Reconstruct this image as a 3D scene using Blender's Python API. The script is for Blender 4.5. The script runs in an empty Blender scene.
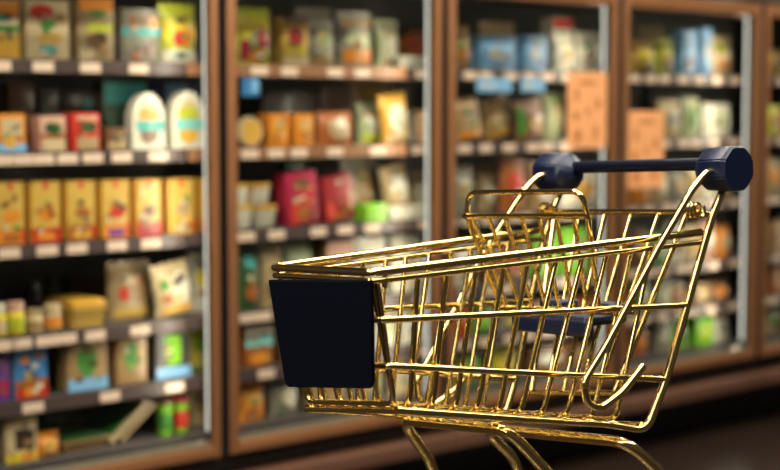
import bpy, bmesh, math, random
from mathutils import Vector, Matrix
random.seed(7)
C = bpy.context.scene.collection
R = math.radians
# ------------------------------------------------------------------ camera, world, lights, exposure
CAM_H, FPX, PITCH = 1.15, 1600.0, math.atan(127 / 1600.0)
cd = bpy.data.cameras.new('camera'); cam = bpy.data.objects.new('camera', cd); C.objects.link(cam)
cam.location = (0, 0, CAM_H); cam.rotation_euler = (math.pi / 2 - PITCH, 0, 0)
cd.sensor_width = 36; cd.lens = FPX / 780 * 36; cd.clip_end = 60
cd.dof.use_dof = True; cd.dof.focus_distance = 2.22; cd.dof.aperture_fstop = 2.9
bpy.context.scene.camera = cam
w = bpy.data.worlds.new('store_air'); bpy.context.scene.world = w; w.use_nodes = True
w.node_tree.nodes['Background'].inputs[0].default_value = (.20, .17, .12, 1)
w.node_tree.nodes['Background'].inputs[1].default_value = .25
vs = bpy.context.scene.view_settings
vs.view_transform = 'Standard'; vs.look = 'None'; vs.exposure = 0.0; vs.gamma = 1; vs.use_curve_mapping = False

def area(name, loc, aim, sx, sy, watt, col):
    l = bpy.data.lights.new(name, 'AREA'); l.shape = 'RECTANGLE'; l.size = sx; l.size_y = sy
    l.energy = watt; l.color = col
    o = bpy.data.objects.new(name, l); C.objects.link(o); o.location = loc
    o.rotation_euler = (Vector(aim) - Vector(loc)).to_track_quat('-Z', 'Y').to_euler()
    return o
# ceiling lamps of the aisle: three strips and the broad bright ceiling field they hang in
DX, DY = .7302, .6832                       # direction of the freezer run
for i, t in enumerate((-2.6, 0.2, 3.0)):
    o = area('aisle_strip_light', (.19 + DX * t, 3.47 + DY * t, 2.55), (.19 + DX * t, 3.47 + DY * t, 0), 1.9, .14, 46, (1, .92, .78))
    o.rotation_euler = (0, 0, math.atan2(DY, DX))
o = area('ceiling_light_field', (.2, 1.5, 3.1), (.2, 1.5, 0), 6.0, 1.3, 190, (1, .95, .84)); o.rotation_euler = (0, 0, math.atan2(DY, DX))
area('added_front_light', (-2.6, -.9, 2.7), (0, 2.3, .8), 1.8, .5, 32, (1, .93, .8))  # unseen fill added behind the camera to brighten doors and cart from the front

# ------------------------------------------------------------------ helpers
MATS = {}
def mat(name, col, rough=.5, metal=0., var=.12, scale=30., bump=0., coat=0., spec=.5):
    if name in MATS: return MATS[name]
    m = bpy.data.materials.new(name); m.use_nodes = True; nt = m.node_tree
    b = nt.nodes['Principled BSDF']
    tc = nt.nodes.new('ShaderNodeTexCoord'); nz = nt.nodes.new('ShaderNodeTexNoise')
    nz.inputs['Scale'].default_value = scale; nz.inputs['Detail'].default_value = 3
    nt.links.new(tc.outputs['Object'], nz.inputs['Vector'])
    mx = nt.nodes.new('ShaderNodeMix'); mx.data_type = 'RGBA'
    mx.inputs[6].default_value = tuple(c * (1 - var) for c in col) + (1,)
    mx.inputs[7].default_value = tuple(min(1, c * (1 + var)) for c in col) + (1,)
    nt.links.new(nz.outputs['Fac'], mx.inputs[0]); nt.links.new(mx.outputs[2], b.inputs['Base Color'])
    b.inputs['Roughness'].default_value = rough; b.inputs['Metallic'].default_value = metal
    b.inputs['Coat Weight'].default_value = coat; b.inputs['Specular IOR Level'].default_value = spec
    if bump:
        bp = nt.nodes.new('ShaderNodeBump'); bp.inputs['Strength'].default_value = bump
        nt.links.new(nz.outputs['Fac'], bp.inputs['Height']); nt.links.new(bp.outputs[0], b.inputs['Normal'])
    MATS[name] = m; return m
def emis(name, col, st):
    m = bpy.data.materials.new(name); m.use_nodes = True; nt = m.node_tree; nt.nodes.clear()
    e = nt.nodes.new('ShaderNodeEmission'); o = nt.nodes.new('ShaderNodeOutputMaterial')
    e.inputs[0].default_value = col + (1,); e.inputs[1].default_value = st; nt.links.new(e.outputs[0], o.inputs[0]); return m
def glass_mat():
    m = bpy.data.materials.new('door_glass'); m.use_nodes = True; nt = m.node_tree; nt.nodes.clear()
    t = nt.nodes.new('ShaderNodeBsdfTransparent'); g = nt.nodes.new('ShaderNodeBsdfGlossy'); f = nt.nodes.new('ShaderNodeLayerWeight'); pw = nt.nodes.new('ShaderNodeMath'); pw.operation = 'POWER'; pw.inputs[1].default_value = 5.0; ma = nt.nodes.new('ShaderNodeMath'); ma.operation = 'MULTIPLY_ADD'; ma.inputs[1].default_value = .5; ma.inputs[2].default_value = .02
    x = nt.nodes.new('ShaderNodeMixShader'); o = nt.nodes.new('ShaderNodeOutputMaterial')
    t.inputs[0].default_value = (.97, .98, .96, 1); g.inputs['Roughness'].default_value = .03; f.inputs[0].default_value = .5
    nt.links.new(f.outputs['Facing'], pw.inputs[0]); nt.links.new(pw.outputs[0], ma.inputs[0])
    nt.links.new(ma.outputs[0], x.inputs[0]); nt.links.new(t.outputs[0], x.inputs[1]); nt.links.new(g.outputs[0], x.inputs[2])
    nt.links.new(x.outputs[0], o.inputs[0]); return m

GOLD = mat('polished_gold', (.96, .74, .31), .12, 1., .04, 12)
NAVY = mat('navy_plastic', (.003, .0085, .036), .36, 0, .1, 60, spec=.45)
NAVYP = mat('dark_navy_panel', (.0013, .0025, .008), .45, 0, .1, 40, spec=.22)
RUBBER = mat('grey_rubber', (.05, .05, .055), .6)
COPPER = mat('bronze_frame', (.38, .165, .068), .36, .45, .12, 9)
GASKET = mat('black_gasket', (.012, .009, .008), .6)
INNER = mat('case_liner', (.10, .095, .075), .55, 0, .25, 5)
LINER = mat('liner_pale', (.6, .58, .5), .5, 0, .1, 6)
SHELF = mat('shelf_metal', (.10, .085, .085), .45, .2, .15, 20)
RAIL = mat('price_rail_brown', (.07, .045, .042), .4, 0, .2, 8)
RAIL_LIT = mat('price_rail_lit', (.28, .13, .065), .4, 0, .2, 8)  # price rail again, with the light falling on it put into the colour
PRICE = mat('price_ticket_cream', (.72, .52, .40), .6, 0, .15, 18)
SILL = mat('sill_steel', (.42, .36, .28), .35, .6, .15, 12)
KICK = mat('kick_black', (.010, .008, .008), .5)
BUMP = mat('bumper_brown', (.13, .06, .035), .4, .1, .15, 10)
LED = emis('led_tube', (1, .97, .86), 1.2)
MULL = mat('mullion_pale', (.17, .17, .14), .4, .3, .1, 10)
GLASS = glass_mat()
PAL = dict(
    white=(.68, .63, .50), cream=(.60, .45, .25), beige=(.40, .28, .14), tan=(.36, .21, .085), brown=(.15, .065, .025), darkbrown=(.05, .025, .015),
    orange=(.72, .24, .02), amber=(.68, .36, .045), yellow=(.75, .56, .03), lime=(.20, .50, .02), green=(.05, .22, .03), darkgreen=(.018, .075, .02),
    yellowgreen=(.45, .48, .03), teal=(.04, .34, .32), aqua=(.20, .55, .50), blue=(.045, .20, .44), lightblue=(.22, .45, .72), red=(.55, .03, .015),
    crimson=(.32, .015, .02), magenta=(.42, .015, .06), purple=(.15, .04, .26), grey=(.22, .20, .15), darkgrey=(.055, .05, .045), pink=(.62, .34, .25),
    palegreen=(.38, .41, .22), black=(.012, .012, .012), rust=(.36, .10, .02), gold=(.58, .36, .07), navy=(.015, .03, .12))
def pal(n): return mat('print_' + n, PAL[n], .42, 0, .12, 25, coat=.15)

def link(name, bm, mats, parent=None, smooth=True):
    bmesh.ops.recalc_face_normals(bm, faces=bm.faces)
    me = bpy.data.meshes.new(name); bm.to_mesh(me); bm.free()
    for m in (mats if isinstance(mats, (list, tuple)) else [mats]): me.materials.append(m)
    if smooth:
        for p in me.polygons: p.use_smooth = True
        me.set_sharp_from_angle(angle=R(38))
    o = bpy.data.objects.new(name, me); C.objects.link(o)
    if parent: o.parent = parent
    return o
def empty(name, loc, rz=0):
    o = bpy.data.objects.new(name, None); C.objects.link(o); o.location = loc; o.rotation_euler = (0, 0, rz); o.empty_display_size = .1
    return o
def tag(o, label, cat, group=None):
    o['label'] = label; o['category'] = cat
    if group: o['group'] = group
    return o
def box(bm, a, b, bev=0., mi=0, seg=2):
    vs_ = [bm.verts.new((x, y, z)) for x in (a[0], b[0]) for y in (a[1], b[1]) for z in (a[2], b[2])]
    fs = [bm.faces.new([vs_[i] for i in q]) for q in ((0, 1, 3, 2), (4, 6, 7, 5), (0, 4, 5, 1), (2, 3, 7, 6), (0, 2, 6, 4), (1, 5, 7, 3))]
    for f in fs: f.material_index = mi
    if bev:
        es = list({e for f in fs for e in f.edges})
        r = bmesh.ops.bevel(bm, geom=es, offset=bev, segments=seg, affect='EDGES', profile=.6)
        for f in r['faces']: f.material_index = mi
def fillet(pts, rad, n=6):
    pts = [Vector(p) for p in pts]; out = [pts[0]]
    for i in range(1, len(pts) - 1):
        p, a, b = pts[i], pts[i - 1], pts[i + 1]
        r = rad[i] if isinstance(rad, (list, tuple)) else rad
        u, v = (a - p), (b - p); lu, lv = u.length, v.length; u.normalize(); v.normalize()
        ang = u.angle(v)
        if r <= 0 or ang > math.pi - .02: out.append(p); continue
        d = min(r / math.tan(ang / 2), lu * .49, lv * .49)
        s, e = p + u * d, p + v * d
        for k in range(n + 1):
            t = k / n; out.append((1 - t) ** 2 * s + 2 * t * (1 - t) * p + t * t * e)
    out.append(pts[-1]); return out
def tube(bm, pts, r, n=10, closed=False, mi=0):
    P = [Vector(p) for p in pts]; N = len(P)
    rs = r if isinstance(r, (list, tuple)) else [r] * N
    T = []
    for i in range(N):
        a = P[(i - 1) % N] if (closed or i > 0) else P[i]; b = P[(i + 1) % N] if (closed or i < N - 1) else P[i]
        T.append((b - a).normalized())
    nv = T[0].orthogonal().normalized(); rings = []
    for i in range(N):
        if i: nv = (T[i - 1].rotation_difference(T[i]) @ nv); nv = (nv - T[i] * nv.dot(T[i])).normalized()
        bn = T[i].cross(nv)
        rings.append([bm.verts.new(P[i] + (nv * math.cos(2 * math.pi * k / n) + bn * math.sin(2 * math.pi * k / n)) * rs[i]) for k in range(n)])
    for i in range(N if closed else N - 1):
        A, B = rings[i], rings[(i + 1) % N]
        for k in range(n):
            f = bm.faces.new((A[k], A[(k + 1) % n], B[(k + 1) % n], B[k])); f.material_index = mi
    if not closed:
        bm.faces.new(rings[0][::-1]).material_index = mi; bm.faces.new(rings[-1]).material_index = mi
def lathe(bm, prof, n=24, c=(0, 0), mi=0, axis='z'):
    rings = []
    for r, z in prof:
        rings.append([bm.verts.new((c[0] + r * math.cos(2 * math.pi * k / n), c[1] + r * math.sin(2 * math.pi * k / n), z)) for k in range(n)])
    for A, B in zip(rings, rings[1:]):
        for k in range(n): bm.faces.new((A[k], A[(k + 1) % n], B[(k + 1) % n], B[k])).material_index = mi
    bm.faces.new(rings[0][::-1]).material_index = mi; bm.faces.new(rings[-1]).material_index = mi

# ------------------------------------------------------------------ freezer run frame: s along, y into the case, z up
P0 = Vector((-.428, 4.126, 0)); ANG = math.atan2(DY, DX)
D3, IN3 = Vector((DX, DY, 0)), Vector((-DY, DX, 0))
def sz(px, py, y):                            # where the line of sight through a photo point meets the plane at depth y
    d = Vector(((px - 390) / FPX, 0, 0)) + Vector((0, math.cos(PITCH), -math.sin(PITCH))) - (py - 235) / FPX * Vector((0, math.sin(PITCH), math.cos(PITCH)))
    o = Vector((0, 0, CAM_H)); q = P0 + IN3 * y
    t = (q - o).dot(IN3) / d.dot(IN3); h = o + d * t
    return (h - P0).dot(D3), h.z
def at(s, y, z): return P0 + D3 * s + IN3 * y + Vector((0, 0, z))
BAY = .808
FRONT = .16                                   # shelf edges behind the glass
SH = [sz(100, py, FRONT)[1] + .014 for py in (67, 157, 246, 334, 397, 457)]     # shelf tops
Z_BOT = .253; Z_TOP = sz(756, 3, 0)[1]
SHN = ['top', 'second', 'third', 'fourth', 'fifth', 'bottom']
DOORN = ['leftmost', 'second', 'third', 'fourth', 'rightmost']

# ------------------------------------------------------------------ structure
fl = mat('floor_tiles', (.045, .026, .018), .28, 0, .35, 3.5, .05)
nt = fl.node_tree; b = nt.nodes['Principled BSDF']
br = nt.nodes.new('ShaderNodeTexBrick'); br.offset = 0; br.inputs['Scale'].default_value = 1
br.inputs['Brick Width'].default_value = .4; br.inputs['Row Height'].default_value = .4; br.inputs['Mortar Size'].default_value = .006
br.inputs['Color1'].default_value = (.028, .016, .011, 1); br.inputs['Color2'].default_value = (.020, .012, .009, 1); br.inputs['Mortar'].default_value = (.012, .008, .006, 1)
nt.links.new(nt.nodes['Texture Coordinate'].outputs['Object'], br.inputs['Vector']); nt.links.new(br.outputs['Color'], b.inputs['Base Color'])
bm = bmesh.new(); box(bm, (-6, -4, -.1), (7, 4.2, 0)); o = link('floor', bm, fl, smooth=False); o['kind'] = 'structure'
o.location = (P0.x, P0.y, 0); o.rotation_euler = (0, 0, ANG)
for v in o.data.vertices: v.co.y = v.co.y - 3.3 if v.co.y < 0 else 1.2
bm = bmesh.new(); box(bm, (-3, .78, 0), (7, .9, 3.2)); o = link('wall_back', bm, mat('wall_dark', (.03, .025, .02), .8), smooth=False); o['kind'] = 'structure'
o.location = (P0.x, P0.y, 0); o.rotation_euler = (0, 0, ANG)

# ------------------------------------------------------------------ freezer bays
S0 = -BAY
def freezer(i):
    t = empty('glass_door_freezer', at(S0 + BAY * i, 0, 0), ANG)
    tag(t, ['leftmost upright freezer with yellow cartons on its third shelf', 'second upright freezer from the left, with magenta and red boxes inside',
            'third upright freezer from the left, with two light blue packs inside', 'fourth upright freezer from the left, behind the cart handle',
            'upright freezer at the far right end of the run'][i], 'freezer', 'glass-door freezers in the run')
    W = BAY
    bm = bmesh.new()
    box(bm, (.001, .70, .18), (W - .001, .76, Z_TOP + .25)); box(bm, (.001, .06, .16), (W - .001, .70, SH[5] - .02))
    box(bm, (.001, .02, Z_TOP + .02), (W - .001, .70, Z_TOP + .25))
    link('cabinet_body', bm, INNER, t, False)
    bm = bmesh.new(); box(bm, (.03, .12, Z_TOP + .004), (W - .03, .69, Z_TOP + .019), .004); link('top_liner', bm, LINER, t)
    bm = bmesh.new(); box(bm, (.001, .10, 0.0), (W - .001, .74, .158)); link('toe_kick', bm, KICK, t, False)
    bm = bmesh.new(); zb = .172
    box(bm, (.001, -.055, zb - .024), (W - .001, .0, zb + .022), .009); box(bm, (.001, .0005, zb - .016), (W - .001, .058, zb + .012)); link('bumper_rail', bm, BUMP, t)
    # sill below the glass, inside the case
    bm = bmesh.new(); box(bm, (.001, .032, Z_BOT - .05), (W - .001, .059, Z_BOT - .013), .004); link('sill', bm, GASKET, t)
    # door
    e = .014; fw = .031; fr = .022
    bm = bmesh.new()
    box(bm, (e, 0, Z_BOT - .01), (e + fw, .02, Z_TOP), .005); box(bm, (W - e - fr, 0, Z_BOT - .01), (W - e, .02, Z_TOP), .005)
    box(bm, (e + fw - .003, .002, Z_TOP - .045), (W - e - fr + .003, .018, Z_TOP - .001), .004); box(bm, (e + fw - .003, .002, Z_BOT - .009), (W - e - fr + .003, .018, Z_BOT + .020), .004)
    d = link('door', bm, COPPER, t)
    bm = bmesh.new(); box(bm, (e + fw - .002, .009, Z_BOT + .018), (W - e - fr + .002, .013, Z_TOP - .042)); link('glass_pane', bm, GLASS, d, False)
    a0, a1, b0, b1 = e + fw, W - e - fr, Z_BOT + .020, Z_TOP - .045
    for q in (((e + .002, .0205, Z_BOT), (a0 - .002, .031, Z_TOP - .01)), ((a1 + .002, .0205, Z_BOT), (W - e - .002, .031, Z_TOP - .01)), ((a0 - .001, .0205, b1 + .004), (a1 + .001, .031, Z_TOP - .01))):
        bm = bmesh.new(); box(bm, *q); link('gasket', bm, GASKET, d, False)
    for xa_ in (e - .004, W - e + .0006): bm = bmesh.new(); box(bm, (xa_, .003, Z_BOT - .008), (xa_ + .0034, .0195, Z_TOP - .002)); link('edge_gasket', bm, GASKET, d, False)
    bm = bmesh.new(); box(bm, (a0 + .001, .0135, b0 - .002), (a1 - .001, .032, b0 + .013), .003); link('glass_edge_strip', bm, SILL, d)
    # mullion behind the door joint, with the light tube fixed on its back
    bm = bmesh.new(); box(bm, (W - .014, .038, SH[5] - .019), (W - .001, .058, Z_TOP + .019)); link('mullion', bm, MULL, t, False)
    for q in ((W - .020, W - .001), (.001, .020)): bm = bmesh.new(); box(bm, (q[0], .0325, SH[5] - .019), (q[1], .0375, Z_TOP + .019)); link('seal', bm, GASKET, t, False)
    bm = bmesh.new(); tube(bm, [(W - .007, .066, SH[5] + .03), (W - .007, .066, Z_TOP - .03)], .006, 12); link('light_tube', bm, LED, t)
    if i in (0, 4):
        xe = -.028 if i == 0 else W + .002
        bm = bmesh.new(); box(bm, (xe, .0, .165), (xe + .026, .76, Z_TOP + .25), .003); link('end_panel', bm, KICK, t)
    # shelves
    for k, z in enumerate(SH):
        bm = bmesh.new()
        box(bm, (.004, FRONT + .004, z - .012), (W - .004, .66, z))
        for q in range(6): box(bm, (.02 + q * .15, FRONT + .01, z - .022), (.03 + q * .15, .66, z - .012))
        if k < 5:
            v = [(FRONT, z - .031), (FRONT + .004, z - .031), (FRONT + .004, z + .004), (FRONT, z + .004)]
            box(bm, (.004, FRONT, z - .031), (W - .004, FRONT + .0039, z + .003), mi=1)
        sh = link('shelf', bm, [SHELF, RAIL_LIT if i == 1 and k < 2 else RAIL], t, False)  # second bay's upper rails get the painted-in lit tone
        if k < 5:
            lab = LABX.get((i, k))
            xs = [sz(x, 200, FRONT)[0] - (S0 + BAY * i) for x in lab] if lab else [.07 + .095 * q + random.uniform(-.02, .02) for q in range(8)]
            for x in xs:
                if not .03 < x < W - .03: continue
                bm = bmesh.new(); box(bm, (x - .030, FRONT - .003, z - .029), (x + .030, FRONT - .0004, z - .004), .001, seg=1); link('price_ticket', bm, PRICE, sh, False)
    # cold white light thrown into the case by the tube
    l = area('freezer_tube_light', at(S0 + BAY * (i + 1) - .012, .078, (SH[5] + Z_TOP) / 2), at(S0 + BAY * (i + 1) - .33, .32, (SH[5] + Z_TOP) / 2), .02, Z_TOP - SH[5] - .06, LEDW, (1, .91, .72))
    return t
LEDW = 2.2
LABX = {(0, 0): (2, 45, 92, 140, 180, 200), (0, 1): (4, 22, 44, 68, 93, 122, 158, 196), (0, 2): (8, 46, 76, 116, 150, 184, 205), (0, 3): (3, 18, 44, 64, 93, 138, 179), (0, 4): (29, 107, 172, 200),
        (1, 0): (260, 290, 335, 362, 402, 415), (1, 1): (250, 276, 299, 335, 377, 405), (1, 2): (246, 276, 318, 345, 372, 405), (1, 3): (247, 262, 300, 340), (1, 4): (265, 300, 350)}
for i in range(5): freezer(i)

# ------------------------------------------------------------------ products
CELL = {}
def ellipse_or_rect(bm, dec, surf, mi):
    sh, cx, cy, w_, h_ = dec[:5]
    if sh == 'e':
        rings = [[bm.verts.new(surf(cx, cy))]]
        for r in (.5, 1.):
            rings.append([bm.verts.new(surf(cx + w_ / 2 * r * math.cos(a * math.pi / 10), cy + h_ / 2 * r * math.sin(a * math.pi / 10))) for a in range(20)])
        for a in range(20):
            bm.faces.new((rings[0][0], rings[1][a], rings[1][(a + 1) % 20])).material_index = mi
            bm.faces.new((rings[1][a], rings[2][a], rings[2][(a + 1) % 20], rings[1][(a + 1) % 20])).material_index = mi
    else:
        n, m = 8, 6
        g = [[bm.verts.new(surf(cx - w_ / 2 + w_ * a / n, cy - h_ / 2 + h_ * b_ / m)) for a in range(n + 1)] for b_ in range(m + 1)]
        for b_ in range(m):
            for a in range(n): bm.faces.new((g[b_][a], g[b_][a + 1], g[b_ + 1][a + 1], g[b_ + 1][a])).material_index = mi
def decals(bm, decs, surf, names):
    for k, d in enumerate(decs):
        if d[5] not in names: names.append(d[5])
        eps = .0006 + .0005 * k
        ellipse_or_rect(bm, d, lambda u, v, e=eps: Vector(surf(u, v)) + Vector((0, -e, 0)), names.index(d[5]))
def carton(name, w_, h_, d_, base, decs):
    bm = bmesh.new(); names = [base]
    box(bm, (-w_ / 2, 0, 0), (w_ / 2, d_, h_), min(.004, w_ * .05))
    decals(bm, decs, lambda u, v: (-w_ / 2 + u * w_, 0, v * h_), names)
    return link(name, bm, [pal(n) for n in names])
def pouch(name, w_, h_, d_, base, decs):
    bm = bmesh.new(); names = [base]; n, m = 12, 14
    def bul(u, v):
        a = max(0, 1 - (2 * u - 1) ** 2) ** .55; vv = min(1, max(0, v / .9)); c = (max(0, 1 - abs(2 * vv - .85) ** 2.6 / 1.6)) ** .8
        if v > .9: c = 0
        return a * max(c, .0)
    def pos(u, v, sgn):
        pin = 1 - .05 * math.sin(math.pi * v) - .02 * math.sin(9 * v)
        return Vector(((u - .5) * w_ * pin, d_ / 2 - sgn * (d_ / 2 * bul(u, v) + .0012), v * h_ + (.004 * math.sin(u * 25) if v > .97 else 0)))
    gs = {}
    for sgn in (1, -1):
        gs[sgn] = [[bm.verts.new(pos(a / n, b_ / m, sgn)) for a in range(n + 1)] for b_ in range(m + 1)]
        g = gs[sgn]
        for b_ in range(m):
            for a in range(n): bm.faces.new((g[b_][a], g[b_][a + 1], g[b_ + 1][a + 1], g[b_ + 1][a]))
    A, B = gs[1], gs[-1]
    ring = [(0, a) for a in range(n)] + [(b_, n) for b_ in range(m)] + [(m, a) for a in range(n, 0, -1)] + [(b_, 0) for b_ in range(m, 0, -1)]
    for (p, q), (p2, q2) in zip(ring, ring[1:] + ring[:1]): bm.faces.new((A[p][q], A[p2][q2], B[p2][q2], B[p][q]))
    decals(bm, decs, lambda u, v: pos(u, v, 1) + Vector((0, -.001, 0)), names)
    return link(name, bm, [pal(n_) for n_ in names])
def arch(name, w_, h_, d_, base, decs):
    bm = bmesh.new(); names = [base]
    prof = [(-w_ / 2, 0), (w_ / 2, 0)] + [(w_ / 2 * .98 * math.cos(a * math.pi / 16) , h_ * .48 + h_ * .52 * math.sin(a * math.pi / 16)) for a in range(17)]
    f = bm.faces.new([bm.verts.new((x, 0, z)) for x, z in prof]); r = bmesh.ops.extrude_face_region(bm, geom=[f])
    for v in r['geom']:
        if isinstance(v, bmesh.types.BMVert): v.co.y += d_
    bmesh.ops.bevel(bm, geom=[e for e in bm.edges if len(e.link_faces) == 2 and e.calc_face_angle(0) > 1.2], offset=.003, segments=2, affect='EDGES')
    decals(bm, decs, lambda u, v: ((u - .5) * w_, 0, v * h_), names)
    return link(name, bm, [pal(n) for n in names])
def tub(name, w_, h_, d_, base, decs):
    r = w_ / 2; lid = decs[0][5]; t = empty(name, (0, 0, 0))
    bm = bmesh.new(); lathe(bm, [(r * .70, 0), (r * .78, .004), (r * .92, h_ * .80), (r * .94, h_ * .84), (r * .80, h_ * .84)], 28, (0, r)); nm = [base]
    if len(decs) > 1:
        nm.append(decs[1][5]); lathe(bm, [(r * .81, h_ * .16), (r * .822, h_ * .17), (r * .905, h_ * .62), (r * .895, h_ * .63)], 28, (0, r), 1)
    link('cup', bm, [pal(x) for x in nm], t)
    bm = bmesh.new(); lathe(bm, [(r * .94, h_ * .842), (r, h_ * .86), (r, h_ * .97), (r * .93, h_), (r * .3, h_ * .985)], 28, (0, r)); link('lid', bm, pal(lid), t)
    return t
def jar(name, w_, h_, d_, base, decs):
    r = w_ / 2; t = empty(name, (0, 0, 0))
    bm = bmesh.new(); lathe(bm, [(r * .85, 0), (r * .95, .004), (r * .95, h_ * .62), (r * .8, h_ * .72), (r * .7, h_ * .74)], 24, (0, r)); nm = [base]
    if len(decs) > 1:
        nm.append(decs[1][5]); lathe(bm, [(r * .9, h_ * .12), (r * .965, h_ * .13), (r * .965, h_ * .50), (r * .9, h_ * .51)], 24, (0, r), 1)
    link('jar_body', bm, [pal(x) for x in nm], t)
    bm = bmesh.new(); lathe(bm, [(r * .82, h_ * .742), (r * .88, h_ * .75), (r * .88, h_ * .97), (r * .8, h_)], 24, (0, r)); link('lid', bm, pal(decs[0][5]), t)
    return t
def disc(name, w_, h_, d_, base, decs):      # a round flat pack standing on its edge
    bm = bmesh.new(); names = [base]; r = w_ / 2; n = 28
    prof = [(r * .2, 0), (r * .9, 0), (r, d_ * .3), (r, d_ * .7), (r * .9, d_), (r * .2, d_)]
    rings = [[bm.verts.new((q * math.cos(2 * math.pi * k / n), y, r + q * math.sin(2 * math.pi * k / n))) for k in range(n)] for q, y in prof]
    for A, B in zip(rings, rings[1:]):
        for k in range(n): bm.faces.new((A[k], A[(k + 1) % n], B[(k + 1) % n], B[k]))
    bm.faces.new(rings[0]); bm.faces.new(rings[-1])
    decals(bm, decs, lambda u, v: ((u - .5) * w_, 0, v * w_), names)
    return link(name, bm, [pal(n_) for n_ in names])
def tray(name, w_, h_, d_, base, decs):      # shallow food tray with a rim and a domed film top
    t = empty(name, (0, 0, 0)); bm = bmesh.new(); a = w_ / 2
    prof = [(.86, 0), (.97, h_ * .62), (1, h_ * .66), (1, h_ * .74), (.95, h_ * .74)]
    rings = [[bm.verts.new((a * k * x, d_ / 2 + d_ / 2 * k * y, z)) for x, y in ((-1, -.9), (-.9, -1), (.9, -1), (1, -.9), (1, .9), (.9, 1), (-.9, 1), (-1, .9))] for k, z in prof]
    for A, B in zip(rings, rings[1:]):
        for k in range(8): bm.faces.new((A[k], A[(k + 1) % 8], B[(k + 1) % 8], B[k]))
    bm.faces.new(rings[0]); bm.faces.new(rings[-1]); link('tray_base', bm, pal(base), t)
    bm = bmesh.new(); box(bm, (-a * .93, d_ * .04, h_ * .745), (a * .93, d_ * .96, h_), h_ * .1); link('film_lid', bm, pal(decs[0][5]), t)
    return t
KINDS = dict(carton=(carton, 'carton', 'carton'), pouch=(pouch, 'food_pouch', 'bag'), arch=(arch, 'arched_pack', 'pack'), tub=(tub, 'food_tub', 'tub'), jar=(jar, 'food_jar', 'jar'),
             disc=(disc, 'round_pack', 'pack'), tray=(tray, 'food_tray', 'tray'))
ORD = ['first', 'second', 'third', 'fourth', 'fifth', 'sixth', 'seventh', 'eighth', 'ninth', 'tenth', 'eleventh', 'twelfth']
RP = random.Random(11)
def small_print(kind, n):                     # little pictures and blocks on the pack front
    out = []; m = .16 if kind == 'pouch' else .12
    for _ in range(7):
        a_ = RP.uniform(.08, .26); b_ = RP.uniform(.03, .12)
        out.append((RP.choice('er'), RP.uniform(m + a_ / 2, 1 - m - a_ / 2), RP.uniform(.12, .84), a_, b_, RP.choice(('brown', 'darkbrown', 'tan', 'green', 'cream', 'rust', 'white', 'grey', 'gold'))))
    return out
def prod(bay, row, kind, x0, x1, ytop, look, base, decs=(), y=.19, tilt=0., depth=None, lift=0., ybase=None, yaw=0., group=None):
    s0, s1 = sz(x0, 200, y)[0], sz(x1, 200, y)[0]
    w_ = s1 - s0; z0 = SH[row] + .0015 + lift
    h_ = sz((x0 + x1) / 2, ytop, y)[1] - z0
    if tilt:                                   # outer size of a leaning pack -> its own size
        a = abs(tilt); bw = w_; w_ = max(.02, (bw - h_ * math.sin(a) / math.cos(a) * .75) / 1.0) if bw > h_ * math.sin(a) * 1.1 else .03
        h_ = (h_ - w_ * math.sin(a)) / math.cos(a)
    h_ = max(h_, .02); d_ = depth or (.055 if kind == 'carton' else .05 if kind == 'pouch' else .035 if kind == 'arch' else .03 if kind == 'disc' else .16)
    if kind in ('carton', 'arch') and not tilt and y < .3:
        side = d_ * (s1 + 2.5) / 3.3 * .4; w_ = max(w_ * .6, w_ - side); s0 = s1 - w_
    if kind == 'pouch' and not tilt: s0 += .025 * w_; s1 -= .025 * w_; w_ *= .95
    fn, nm, cat = KINDS[kind]
    if kind in ('carton', 'pouch') and y < .3: decs = list(decs) + small_print(kind, len(decs))
    o = fn(nm, w_, h_, d_, base, list(decs))
    zl = z0 + (w_ / 2 * math.sin(abs(tilt)) if tilt else 0)
    M = Matrix.Translation(at((s0 + s1) / 2 - (h_ / 2 * math.sin(tilt) if tilt else 0), y, zl)) @ Matrix.Rotation(ANG, 4, 'Z') @ Matrix.Rotation(yaw, 4, 'Z') @ Matrix.Rotation(tilt, 4, 'Y')
    o.matrix_world = M
    CELL.setdefault((bay, row, round(lift, 2)), []).append((s0, o, look, cat, group, y))
    return o
E_ = lambda x, y, w, h, c: ('e', x, y, w, h, c)
Q_ = lambda x, y, w, h, c: ('r', x, y, w, h, c)
# -- leftmost freezer, top shelf
prod(0, 0, 'carton', -8, 22, 0, 'carton with orange top, green bands', 'cream', [Q_(.5, .85, 1, .24, 'orange'), E_(.4, .70, .7, .12, 'teal'), Q_(.5, .52, 1, .10, 'green'), Q_(.5, .22, 1, .42, 'amber')])
prod(0, 0, 'carton', 24, 72, 0, 'white carton with red and green prints', 'cream', [E_(.35, .80, .55, .25, 'red'), E_(.5, .60, .4, .14, 'green'), E_(.55, .36, .55, .20, 'gold'), E_(.5, .17, .4, .18, 'teal'), E_(.78, .70, .3, .15, 'tan')])
prod(0, 0, 'carton', 76, 116, 0, 'beige carton with yellow-green band', 'beige', [Q_(.5, .92, .96, .2, 'orange'), E_(.55, .78, .5, .12, 'green'), Q_(.6, .55, .7, .14, 'yellowgreen'), E_(.5, .32, .6, .26, 'brown'), Q_(.2, .1, .4, .2, 'cream')])
prod(0, 0, 'carton', 119, 162, 9, 'grey carton with teal band', 'grey', [E_(.3, .78, .26, .22, 'rust'), E_(.55, .78, .24, .22, 'rust'), E_(.82, .74, .24, .24, 'orange'), Q_(.5, .57, 1, .14, 'teal'), E_(.72, .22, .34, .30, 'brown'), E_(.35, .14, .26, .22, 'rust')])
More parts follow.
